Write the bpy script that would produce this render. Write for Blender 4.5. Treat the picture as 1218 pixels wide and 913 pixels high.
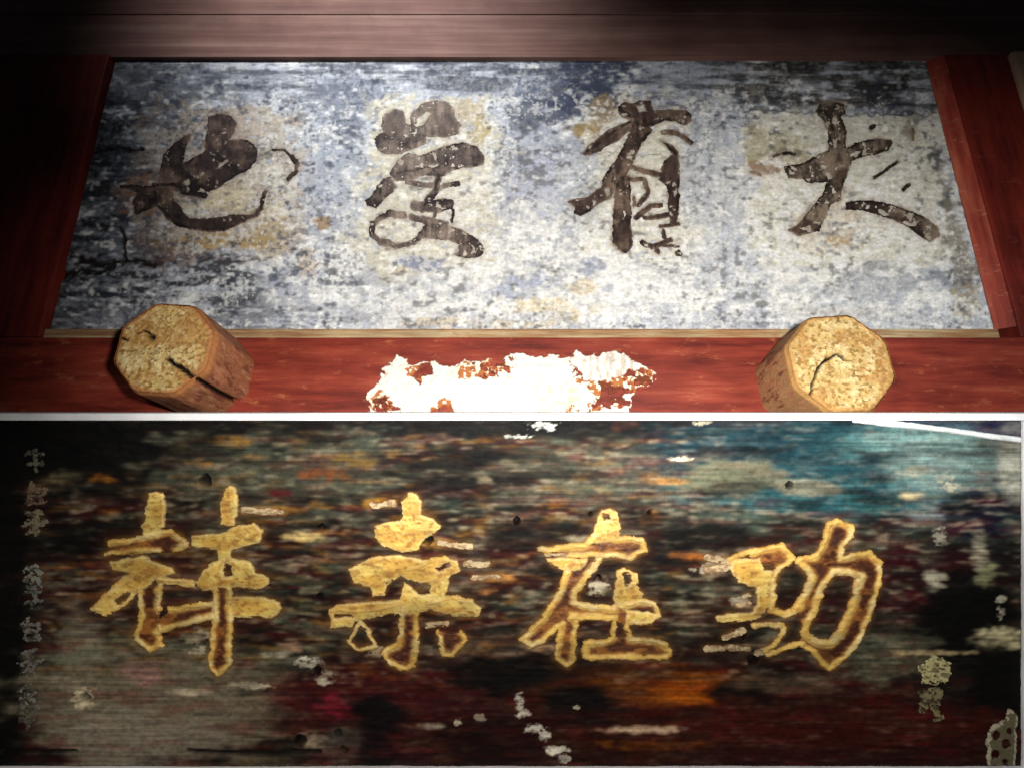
import bpy, math
import numpy as np
from mathutils import Vector

for o in list(bpy.data.objects):
    bpy.data.objects.remove(o)
scene = bpy.context.scene

# ------------------------------------------------------------------ camera, light, exposure
W, H, F = 1218.0, 913.0, 700.0          # photograph size and focal length in its pixels
PITCH = math.radians(16.8)
CAM = np.array([0.0, -1.2, 1.55])       # the upper panel lies in the plane y = 0
cd = bpy.data.cameras.new('camera'); cam = bpy.data.objects.new('camera', cd)
scene.collection.objects.link(cam)
cam.location = CAM; cam.rotation_euler = (math.radians(90) + PITCH, 0, 0)
cd.sensor_width = 36.0; cd.lens = F / W * 36.0; cd.clip_start = 0.02; cd.clip_end = 100.0
scene.camera = cam

world = bpy.data.worlds.new('World'); scene.world = world; world.use_nodes = True
bg = world.node_tree.nodes['Background']
bg.inputs[0].default_value = (0.75, 0.85, 1.0, 1); bg.inputs[1].default_value = 0.015


def spot(name, loc, target, power, size, blend, col, radius=0.06, scale=(1, 1, 1)):
    l = bpy.data.lights.new(name, 'SPOT'); l.energy = power; l.color = col
    l.spot_size = math.radians(size); l.spot_blend = blend; l.shadow_soft_size = radius
    o = bpy.data.objects.new(name, l); scene.collection.objects.link(o)
    o.location = loc; o.scale = scale
    o.rotation_euler = (Vector(target) - Vector(loc)).to_track_quat('-Z', 'Y').to_euler()
    return o


def area(name, loc, target, power, sx, sy, col):
    l = bpy.data.lights.new(name, 'AREA'); l.energy = power; l.color = col
    l.shape = 'RECTANGLE'; l.size = sx; l.size_y = sy
    o = bpy.data.objects.new(name, l); scene.collection.objects.link(o); o.location = loc
    o.rotation_euler = (Vector(target) - Vector(loc)).to_track_quat('-Z', 'Y').to_euler()
    return o


spot('flash_lamp', (0.14, -1.25, 1.61), (0.20, 0.0, 2.04), 126, 60, 0.9, (1.0, 0.965, 0.92), 0.03, (2.0, 1.0, 1.0))
spot('plaque_lamp', (0.0, -1.75, 1.66), (0.02, -0.1, 1.40), 100, 42, 0.8, (1.0, 0.96, 0.88), 0.08, (2.9, 1.0, 1.0))
spot('haze_lamp', (-0.40, -1.5, 3.6), (-0.36, 0.0, 2.87), 250, 34, 1.0, (0.95, 0.97, 1.0), 0.2, (1.3, 1.0, 1.0))  # added spot for the grey haze on the top timber, no ceiling fixture
spot('teal_glare_lamp', (1.3, -1.1, 2.4), (0.95, -0.2, 1.78), 9, 55, 1.0, (0.55, 0.85, 1.0), 0.15)  # added blue spot to support the teal glare, no window behind it
scene.view_settings.view_transform = 'Standard'
scene.view_settings.look = 'None'
scene.view_settings.exposure = 0.0
scene.view_settings.gamma = 1.0

# ------------------------------------------------------------------ geometry of the view
CT, ST = math.cos(PITCH), math.sin(PITCH)
D_LOW = 1.03                             # axis depth of the lower plaque's face


def at(px, py, y=0.0):
    """point on the vertical plane at y that the photograph shows at (px, py)"""
    u = (np.asarray(px, float) - W / 2) / F; v = (H / 2 - np.asarray(py, float)) / F
    k = (y - CAM[1]) / (CT - v * ST)
    return np.stack([u * k, np.full_like(k, y) if np.ndim(k) else y, CAM[2] + (ST + v * CT) * k], -1)


def pix(P):
    """photograph pixel of a world point"""
    q = P - CAM
    dep = q[..., 1] * CT + q[..., 2] * ST
    up = -q[..., 1] * ST + q[..., 2] * CT
    return W / 2 + F * q[..., 0] / dep, H / 2 - F * up / dep


# lower plaque: local x right, z up in its face, y into the board
LOWC = CAM + D_LOW * np.array([0, CT, ST])


def low_local(px, py):
    return (np.asarray(px, float) - W / 2) / F * D_LOW, (H / 2 - np.asarray(py, float)) / F * D_LOW


# ------------------------------------------------------------------ numeric helpers
def S(h):
    c = np.array([int(h[i:i + 2], 16) for i in (0, 2, 4)]) / 255.0
    return np.where(c <= 0.04045, c / 12.92, ((c + 0.055) / 1.055) ** 2.4)


def vnoise(u, v, sx, sy, seed):
    rng = np.random.RandomState(seed)
    n = 256
    L = rng.rand(n, n)
    a = np.asarray(u) / sx + 1000.37; b = np.asarray(v) / sy + 1000.71
    i = np.floor(a).astype(int); j = np.floor(b).astype(int)
    fu = a - i; fv = b - j
    fu = fu * fu * (3 - 2 * fu); fv = fv * fv * (3 - 2 * fv)
    i0 = i % n; i1 = (i + 1) % n; j0 = j % n; j1 = (j + 1) % n
    return (L[j0, i0] * (1 - fu) + L[j0, i1] * fu) * (1 - fv) + (L[j1, i0] * (1 - fu) + L[j1, i1] * fu) * fv


def fbm(u, v, sx, sy, seed, octv=4, gain=0.55):
    t = 0; a = 1.0; s = 0
    for k in range(octv):
        ang = 0.0
        t = t + a * vnoise(u + 13.7 * k, v - 7.3 * k, sx / 2 ** k, sy / 2 ** k, seed * 17 + k)
        s += a; a *= gain
    return np.clip((t / s - 0.5) * 1.9 + 0.5, 0, 1)


def sstep(a, b, x):
    t = np.clip((x - a) / (b - a), 0, 1)
    return t * t * (3 - 2 * t)


def blob(u, v, cx, cy, rx, ry, rot=0.0):
    c, s = math.cos(math.radians(rot)), math.sin(math.radians(rot))
    x = (u - cx) * c + (v - cy) * s; y = -(u - cx) * s + (v - cy) * c
    return np.exp(-((x / rx) ** 2 + (y / ry) ** 2))


def box_mask(u, v, x0, x1, y0, y1, soft):
    return (sstep(x0 - soft, x0 + soft, u) * (1 - sstep(x1 - soft, x1 + soft, u))
            * sstep(y0 - soft, y0 + soft, v) * (1 - sstep(y1 - soft, y1 + soft, v)))


def lay(col, c, m):
    if isinstance(c, str): c = S(c)
    return col * (1 - m[..., None]) + c * m[..., None]


def seg_dist(u, v, pts):
    d = np.full(u.shape, 1e9)
    for (x0, y0), (x1, y1) in zip(pts[:-1], pts[1:]):
        dx, dy = x1 - x0, y1 - y0
        t = np.clip(((u - x0) * dx + (v - y0) * dy) / (dx * dx + dy * dy + 1e-9), 0, 1)
        d = np.minimum(d, np.hypot(u - x0 - t * dx, v - y0 - t * dy))
    return d


def poly_sdf(u, v, pts):
    """positive inside"""
    inside = np.zeros(u.shape, bool)
    n = len(pts)
    for i in range(n):
        x0, y0 = pts[i]; x1, y1 = pts[(i + 1) % n]
        if y0 == y1: continue
        c = ((y0 > v) != (y1 > v)) & (u < (x1 - x0) * (v - y0) / (y1 - y0) + x0)
        inside ^= c
    d = seg_dist(u, v, list(pts) + [pts[0]])
    return np.where(inside, d, -d)


# ------------------------------------------------------------------ mesh helpers
def link(name, me, mat, parent=None):
    o = bpy.data.objects.new(name, me); scene.collection.objects.link(o)
    if mat: me.materials.append(mat)
    if parent: o.parent = parent
    return o


def mesh_np(name, verts, quads, col=None, smooth=True):
    me = bpy.data.meshes.new(name)
    quads = np.asarray(quads, np.int32); nq = len(quads); k = quads.shape[1]
    me.vertices.add(len(verts)); me.vertices.foreach_set('co', np.asarray(verts, np.float32).ravel())
    me.loops.add(nq * k); me.loops.foreach_set('vertex_index', quads.ravel())
    me.polygons.add(nq)
    me.polygons.foreach_set('loop_start', np.arange(0, nq * k, k, dtype=np.int32))
    me.polygons.foreach_set('use_smooth', np.full(nq, smooth))
    me.update(calc_edges=True)
    if col is not None:
        a = me.color_attributes.new('Col', 'FLOAT_COLOR', 'POINT')
        c = np.ones((len(verts), 4), np.float32); c[:, :3] = col
        a.data.foreach_set('color', c.ravel())
    me.validate()
    return me


def grid_quads(nu, nv, keep=None):
    idx = np.arange(nu * nv).reshape(nv, nu)
    a = idx[:-1, :-1]; b = idx[:-1, 1:]; c = idx[1:, 1:]; d = idx[1:, :-1]
    q = np.stack([a, b, c, d], -1).reshape(-1, 4)
    if keep is not None: q = q[keep.ravel()]
    return q


def slab_grid(name, x0, x1, z0, z1, step, func, thick):
    """a board whose face is a fine sheet; func(X, Z) -> (height towards viewer, colour)"""
    nu = int((x1 - x0) / step) + 1; nv = int((z1 - z0) / step) + 1
    xs = np.linspace(x0, x1, nu); zs = np.linspace(z0, z1, nv)
    X, Z = np.meshgrid(xs, zs)
    h, col = func(X, Z)
    v = np.stack([X, -h, Z], -1).reshape(-1, 3); col = col.reshape(-1, 3)
    q = grid_quads(nu, nv)
    idx = np.arange(nu * nv).reshape(nv, nu)
    ring = np.concatenate([idx[0, :], idx[1:, -1], idx[-1, -2::-1], idx[-2:0:-1, 0]])
    n0 = len(v); bv = v[ring].copy(); bv[:, 1] = thick
    nr = len(ring); nxt = np.roll(np.arange(nr), -1)
    sq = np.stack([ring, n0 + np.arange(nr), n0 + nxt, ring[nxt]], -1)
    c4 = n0 + np.array([0, nu - 1, nu + nv - 2, 2 * nu + nv - 3])
    v = np.concatenate([v, bv]); col = np.concatenate([col, col[ring]])
    q = np.concatenate([q, sq, [[c4[0], c4[3], c4[2], c4[1]]]])
    return mesh_np(name, v, q, col)


def sheet(name, X, Y, Z, mask, col):
    """keep only the cells of a surface where mask > 0.5 at any corner"""
    nv, nu = X.shape
    m = mask > 0.5
    keep = m[:-1, :-1] | m[:-1, 1:] | m[1:, 1:] | m[1:, :-1]
    q = grid_quads(nu, nv, keep)
    used = np.unique(q); remap = np.zeros(nu * nv, int); remap[used] = np.arange(len(used))
    v = np.stack([X, Y, Z], -1).reshape(-1, 3)[used]
    return mesh_np(name, v, remap[q], col.reshape(-1, 3)[used])


def bevel_box(name, lo, hi, mat, parent, bev=0.004, seg=(1, 1, 1)):
    import bmesh
    bm = bmesh.new()
    bmesh.ops.create_cube(bm, size=1.0)
    lo = np.array(lo); hi = np.array(hi)
    for vv in bm.verts:
        vv.co = Vector((lo + hi) / 2 + np.array(vv.co) * (hi - lo))
    bmesh.ops.bevel(bm, geom=list(bm.edges), offset=bev, segments=2, affect='EDGES', profile=0.6)
    me = bpy.data.meshes.new(name); bm.to_mesh(me); bm.free()
    return link(name, me, mat, parent)


def empty(name, loc, label, cat, rx=0.0, group=None):
    o = bpy.data.objects.new(name, None); scene.collection.objects.link(o)
    o.location = loc; o.rotation_euler = (rx, 0, 0); o['label'] = label; o['category'] = cat
    if group: o['group'] = group
    o.empty_display_size = 0.05
    return o


# ------------------------------------------------------------------ materials
def new_mat(name):
    m = bpy.data.materials.new(name); m.use_nodes = True
    nt = m.node_tree; nt.nodes.clear()
    out = nt.nodes.new('ShaderNodeOutputMaterial'); b = nt.nodes.new('ShaderNodeBsdfPrincipled')
    nt.links.new(b.outputs[0], out.inputs[0])
    return m, nt, b


def ramp(nt, fac, stops):
    r = nt.nodes.new('ShaderNodeValToRGB'); nt.links.new(fac, r.inputs[0])
    e = r.color_ramp.elements
    while len(e) < len(stops): e.new(0.5)
    for k, (p, c) in enumerate(stops):
        e[k].position = p; e[k].color = (*S(c), 1) if isinstance(c, str) else (c, c, c, 1)
    return r.outputs[0]


def noise(nt, scale, detail=6, stretch=(1, 1, 1), rough=0.6, off=(0, 0, 0)):
    tc = nt.nodes.new('ShaderNodeTexCoord'); mp = nt.nodes.new('ShaderNodeMapping')
    mp.inputs['Scale'].default_value = stretch; mp.inputs['Location'].default_value = off
    n = nt.nodes.new('ShaderNodeTexNoise'); n.inputs['Scale'].default_value = scale
    n.inputs['Detail'].default_value = detail; n.inputs['Roughness'].default_value = rough
    nt.links.new(tc.outputs['Object'], mp.inputs[0]); nt.links.new(mp.outputs[0], n.inputs['Vector'])
    return n.outputs['Fac']


def mix(nt, a, b, fac, mode='MIX'):
    m = nt.nodes.new('ShaderNodeMix'); m.data_type = 'RGBA'; m.blend_type = mode
    for s, val in ((6, a), (7, b)):
        if hasattr(val, 'links'): nt.links.new(val, m.inputs[s])
        else: m.inputs[s].default_value = (*S(val), 1)
    if hasattr(fac, 'links'): nt.links.new(fac, m.inputs[0])
    else: m.inputs[0].default_value = fac
    return m.outputs[2]


def bump(nt, b, h, strength, dist):
    bp = nt.nodes.new('ShaderNodeBump'); bp.inputs['Strength'].default_value = strength
    bp.inputs['Distance'].default_value = dist
    nt.links.new(h, bp.inputs['Height']); nt.links.new(bp.outputs[0], b.inputs['Normal'])


def pigment_mat(name, rough, stretch, grain, bumpd, spec=0.4, lo=0.72, hi=1.25):
    """paint whose colour lies in the mesh's own pigment attribute, with fine node grain over it"""
    m, nt, b = new_mat(name)
    a = nt.nodes.new('ShaderNodeVertexColor'); a.layer_name = 'Col'
    n = noise(nt, grain, 5, stretch, 0.65)
    g = ramp(nt, n, [(0.3, lo), (0.7, 1.0)])
    c = mix(nt, a.outputs[0], g, 1.0, 'MULTIPLY')
    n2 = noise(nt, grain * 2.3, 3, (1, 1, 1), 0.7, (3, 1, 2))
    g2 = ramp(nt, n2, [(0.35, lo + 0.1), (0.65, 1.0)])
    c = mix(nt, c, g2, 0.8, 'MULTIPLY')
    nt.links.new(c, b.inputs['Base Color'])
    r = nt.nodes.new('ShaderNodeMapRange'); nt.links.new(n2, r.inputs[0])
    r.inputs[3].default_value = rough - 0.12; r.inputs[4].default_value = rough + 0.15
    nt.links.new(r.outputs[0], b.inputs['Roughness'])
    b.inputs['Specular IOR Level'].default_value = spec
    bump(nt, b, n, 0.55, bumpd)
    return m


def wood_mat(name, stops, stretch, scale, rough, coat=0.0, scuff=None, spec=0.4):
    m, nt, b = new_mat(name)
    n = noise(nt, scale, 8, stretch, 0.62)
    c = ramp(nt, n, stops)
    n2 = noise(nt, 9, 5, (1, 1, 1), 0.6, (5, 2, 1))
    c = mix(nt, c, ramp(nt, n2, [(0.3, 0.6), (0.65, 1.0)]), 0.75, 'MULTIPLY')
    if scuff:
        n3 = noise(nt, 34, 8, (0.6, 1, 1.6), 0.7, (1, 7, 3))
        c = mix(nt, c, scuff, ramp(nt, n3, [(0.58, 0.0), (0.74, 0.9)]))
    nt.links.new(c, b.inputs['Base Color'])
    b.inputs['Roughness'].default_value = rough
    b.inputs['Specular IOR Level'].default_value = spec
    b.inputs['Coat Weight'].default_value = coat; b.inputs['Coat Roughness'].default_value = 0.5
    bump(nt, b, n, 0.5, 0.002)
    return m


M_PANEL = pigment_mat('worn_blue_white_paint', 0.72, (1, 1, 1), 150, 0.0012, 0.25, 0.7)
M_INK = pigment_mat('faded_black_ink', 0.7, (1, 1, 1), 170, 0.001, 0.25, 0.6)
M_LOW = pigment_mat('weathered_dark_lacquer', 0.7, (0.25, 1, 1.6), 90, 0.0012, 0.14, 0.68)
M_GOLD = pigment_mat('old_gold_paint', 0.55, (0.6, 1, 1.2), 110, 0.0008, 0.3, 0.8)
M_PEG = pigment_mat('cut_peg_wood', 0.75, (1, 1, 1), 140, 0.0016, 0.2, 0.68)
M_CHIP = pigment_mat('peeled_white_plaster', 0.8, (1, 1, 1), 120, 0.0016, 0.2, 0.8)
M_RED = wood_mat('red_lacquered_wood', [(0.25, '3c120c'), (0.42, '6e2418'), (0.58, '863424'), (0.8, 'a05a40')],
                 (0.8, 4, 7), 6, 0.6, 0.0, 'a8643f', 0.25)
M_REDV = wood_mat('red_lacquered_upright', [(0.28, '3e100b'), (0.5, '6a2018'), (0.78, '84301f')],
                  (7, 4, 0.8), 6, 0.6, 0.0, '7a3a2a', 0.25)
M_BEAD = wood_mat('red_bead_paint', [(0.25, '5c1e16'), (0.5, '8c382a'), (0.8, 'b0644c')], (7, 4, 0.8), 6, 0.6, 0.0, 'b07860', 0.25)
M_IRON = wood_mat('dark_iron', [(0.3, '1a1614'), (0.7, '2e2824')], (1, 1, 1), 20, 0.6)
M_TOP = wood_mat('brown_red_top_timber', [(0.25, '5c403a'), (0.5, '74544c'), (0.8, '92756a')],
                 (0.3, 4, 9), 5, 0.7, 0.0, None, 0.2)
M_OCHRE = wood_mat('ochre_fillet_paint', [(0.3, '6e3a28'), (0.46, '94704a'), (0.72, 'c0b08a')], (.7, 4, 14), 8, 0.65, 0.0, '84402c')
M_WHITE = wood_mat('white_strip_paint', [(0.3, 'e4e4e6'), (0.7, 'f4f4f6')], (1, 4, 4), 8, 0.6)
M_BEIGE = wood_mat('bare_pale_timber', [(0.3, 'a88a70'), (0.6, 'ccaa8c'), (0.8, 'd8bca0')], (6, 4, 0.8), 7, 0.7)
M_WALL = wood_mat('dark_plaster', [(0.3, '1c1816'), (0.7, '2a2420')], (1, 1, 1), 5, 0.9)
M_BACK = wood_mat('raw_back_timber', [(0.3, '3a2a20'), (0.7, '5a4434')], (1, 4, 6), 6, 0.8)

# ------------------------------------------------------------------ setting
wall = bevel_box('wall', (-2.2, 0.052, 0.6), (2.2, 0.25, 3.6), M_WALL, None, 0.01)
wall['kind'] = 'structure'

# ------------------------------------------------------------------ upper plaque
XL, XR = -1.012, 1.056
ZB = float(at(609, 394)[2]); ZT = float(at(609, 72)[2])
up = empty('calligraphy_plaque', (0, 0, 0), 'wide red framed plaque with four dark brush characters on worn blue white paint', 'plaque')


def blobs(u, v, col, lst, namp, seed, sx=26, sy=20):
    n = fbm(u, v, sx, sy, seed) - 0.5
    n2 = fbm(u, v, 9, 8, seed + 3, 2) - 0.5
    for (cx, cy, rx, ry, rot, c, st) in lst:
        b = blob(u, v, cx, cy, rx * 1.12, ry * 1.12, rot); f = b + (namp * n + namp * 0.7 * n2) * np.minimum(1, 2.6 * b)
        col = lay(col, c, st * sstep(0.28, 0.72, f))
    return col


def crop(ox, oy, s, polys):
    return [[(ox + x / s, oy + y / s) for x, y in p] for p in polys]


# the four brush characters as strokes: solid shapes, lines, gaps, dots
INK = []
DARK = {201: [(20, [(10, 565), (120, 560), (220, 560), (330, 555)]), (26, [(330, 555), (500, 575)]), (24, [(215, 550), (230, 660)]), (12, [(545, 150), (540, 260), (525, 350), (430, 410)]),
              (14, [(250, 690), (350, 790), (450, 822), (640, 830)]), (12, [(370, 300), (385, 420)])],
        231: [(11, [(265, 440), (300, 370), (360, 345)]), (11, [(420, 355), (620, 290)]), (18, [(520, 400), (490, 520), (420, 620)]), (12, [(600, 750), (610, 850)]), (10, [(640, 860), (710, 850), (730, 810)]),
              (16, [(230, 470), (215, 540)]), (10, [(300, 440), (520, 400)])],
        261: [(13, [(95, 345), (330, 185)]), (12, [(110, 348), (180, 330), (270, 275)]), (13, [(180, 505), (270, 360), (330, 240)]), (14, [(440, 200), (600, 190)]), (14, [(500, 290), (560, 350)]),
              (12, [(245, 650), (245, 780)]), (20, [(280, 120), (330, 160)])],
        291: [(15, [(250, 400), (330, 385), (480, 315)]), (15, [(600, 285), (740, 250)]), (14, [(300, 720), (360, 650), (430, 580)]), (11, [(600, 580), (770, 595), (870, 620), (980, 670)]), (14, [(750, 655), (860, 695), (940, 745)]),
              (22, [(420, 100), (470, 110), (500, 200)])]}
INK.append((140, 110, 5.071, [
    [(545, 150), (620, 125), (690, 145), (718, 190), (700, 250), (670, 290), (760, 285), (815, 310), (840, 350), (830, 410), (800, 455),
     (720, 495), (650, 540), (590, 580), (540, 600), (500, 570), (440, 590), (400, 570), (330, 550), (380, 520), (385, 430), (430, 410),
     (490, 380), (530, 350), (525, 290), (545, 230)],
    [(240, 545), (250, 470), (290, 360), (350, 300), (400, 260), (440, 250), (420, 310), (400, 370), (385, 430), (420, 440), (380, 520), (330, 550)],
    [(215, 550), (320, 545), (500, 575), (470, 600), (330, 590), (340, 650), (380, 690), (390, 730), (430, 760), (560, 760), (700, 740),
     (800, 740), (860, 690), (870, 700), (840, 745), (740, 790), (640, 835), (560, 840), (450, 825), (350, 800), (270, 740), (240, 690),
     (170, 715), (100, 740), (90, 650), (120, 600), (10, 570), (15, 556), (120, 558), (200, 570)]],
    [(10, [(930, 345), (1000, 345), (1050, 385)]), (24, [(1050, 385), (1080, 430), (1075, 480), (1030, 525)]), (20, [(890, 600), (860, 690)]),
     (30, [(400, 600), (520, 620)])],
    [[(595, 465), (615, 425), (665, 400), (670, 415), (620, 455)], [(390, 548), (425, 510), (440, 550), (410, 565)]], [],
    '453633', '1f1715', '80685a', -.06, 201, (138, 372, 128, 282), 'bold dark brown brush character with a hooked tail and detached arc'))
INK.append((400, 100, 4.15, [
    [(220, 200), (240, 150), (290, 120), (330, 135), (345, 190), (370, 200), (360, 230), (440, 250), (440, 290), (360, 330), (300, 345),
     (240, 350), (200, 310), (185, 270), (210, 250), (235, 235)],
    [(370, 150), (420, 100), (490, 80), (550, 90), (585, 130), (580, 160), (615, 200), (605, 245), (540, 265), (430, 255), (375, 245), (368, 200)],
    [(300, 370), (360, 345), (420, 355), (520, 310), (620, 285), (690, 310), (730, 360), (725, 400), (680, 410), (620, 410), (560, 430),
     (520, 460), (440, 450), (370, 470), (300, 480), (265, 440)],
    [(270, 455), (300, 510), (240, 560), (200, 610), (150, 600), (145, 575), (180, 540), (210, 500), (230, 465)],
    [(400, 750), (450, 680), (520, 690), (620, 720), (700, 770), (730, 810), (710, 850), (640, 860), (580, 845), (610, 790), (560, 770), (480, 765)]],
    [(32, [(520, 400), (490, 520), (420, 620)]), (24, [(350, 480), (430, 500), (490, 498)]), (22, [(530, 500), (600, 490)]), (46, [(390, 600), (500, 610), (560, 590)]),
     (14, [(440, 580), (540, 575)]), (12, [(550, 590), (575, 620), (570, 680)]), (22, [(540, 690), (430, 660)]), (14, [(490, 590), (480, 680)]),
     (22, [(180, 700), (220, 655), (270, 640)]), (36, [(260, 640), (330, 650)]), (28, [(370, 655), (460, 690)]), (24, [(180, 690), (175, 740), (220, 785)]), (30, [(230, 775), (290, 800)]), (24, [(300, 800), (380, 785)]), (22, [(390, 770), (440, 740), (470, 700)])],
    [[(385, 205), (400, 170), (450, 135), (470, 145), (440, 190), (400, 215)], [(450, 405), (540, 380), (545, 395), (470, 415)]], [],
    '74655d', '33272a', 'a08e80', -.03, 231, (428, 584, 112, 312), 'faded grey brown brush character with a looped foot'))
INK.append((670, 100, 4.15, [
    [(90, 345), (130, 300), (220, 230), (330, 180), (355, 185), (345, 215), (270, 275), (180, 330), (110, 348)],
    [(275, 110), (300, 90), (340, 100), (380, 80), (430, 80), (448, 130), (520, 125), (600, 130), (632, 150), (635, 180), (600, 200), (560, 185),
     (500, 180), (440, 205), (380, 210), (340, 180), (300, 165), (275, 145)],
    [(330, 190), (420, 200), (440, 230), (390, 290), (360, 350), (340, 410), (310, 450), (270, 500), (230, 560), (180, 590), (140, 620), (90, 650),
     (55, 640), (60, 610), (20, 580), (60, 570), (120, 560), (180, 510), (220, 430), (270, 360), (300, 300), (330, 240)],
    [(260, 450), (330, 450), (330, 560), (335, 680), (340, 800), (310, 835), (270, 820), (240, 780), (245, 650), (255, 560)],
    [(485, 285), (540, 300), (570, 340), (575, 420), (570, 500), (575, 560), (560, 700), (530, 700), (520, 600), (510, 500), (470, 470), (500, 380), (545, 345)]],
    [(24, [(320, 400), (400, 430), (480, 450)]), (20, [(330, 470), (400, 470)]), (20, [(400, 470), (420, 540), (370, 600)]), (24, [(360, 660), (430, 600), (480, 600)]),
     (22, [(400, 660), (500, 650), (560, 640)]), (24, [(390, 780), (440, 805), (530, 770)]), (16, [(480, 700), (570, 690)]), (16, [(490, 720), (505, 770)]),
     (22, [(500, 240), (560, 240), (630, 290)]), (18, [(450, 800), (470, 830)]), (14, [(350, 560), (350, 600)]), (12, [(490, 800), (570, 800)])],
    [[(360, 112), (400, 98), (412, 135), (375, 140)], [(590, 155), (610, 160), (600, 175)]], [(568, 838, 17)],
    '513e38', '281c19', '86705f', -.02, 261, (672, 828, 114, 308), 'brown brush character with a leaf shaped wing stroke and broken right leg'))
INK.append((880, 110, 4.511, [
    [(410, 100), (430, 60), (500, 45), (560, 60), (570, 110), (540, 130), (570, 200), (570, 290), (600, 380), (570, 450), (550, 520), (540, 580),
     (490, 600), (450, 680), (430, 740), (370, 755), (310, 770), (260, 740), (320, 700), (360, 650), (410, 590), (450, 540), (470, 480), (380, 490),
     (340, 460), (260, 460), (240, 400), (320, 385), (400, 345), (480, 310), (475, 200), (440, 140)],
    [(570, 300), (620, 275), (740, 245), (820, 260), (800, 310), (740, 330), (640, 350), (580, 380)],
    [(570, 590), (650, 575), (770, 590), (870, 615), (980, 665), (1060, 720), (1075, 770), (1020, 800), (960, 770), (930, 740), (860, 700), (750, 655), (650, 630), (570, 625)]],
    [(15, [(720, 460), (780, 420), (850, 370)]), (18, [(880, 525), (905, 495)]), (14, [(180, 345), (270, 320), (295, 330)]), (16, [(930, 200), (925, 250)]),
     (14, [(60, 430), (110, 440)])],
    [], [(715, 185, 14)],
    '5a483e', '241b18', '9a8874', .015, 291, (890, 1122, 116, 292), 'dark brush character with a long curved right leg and frayed ink'))


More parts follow.
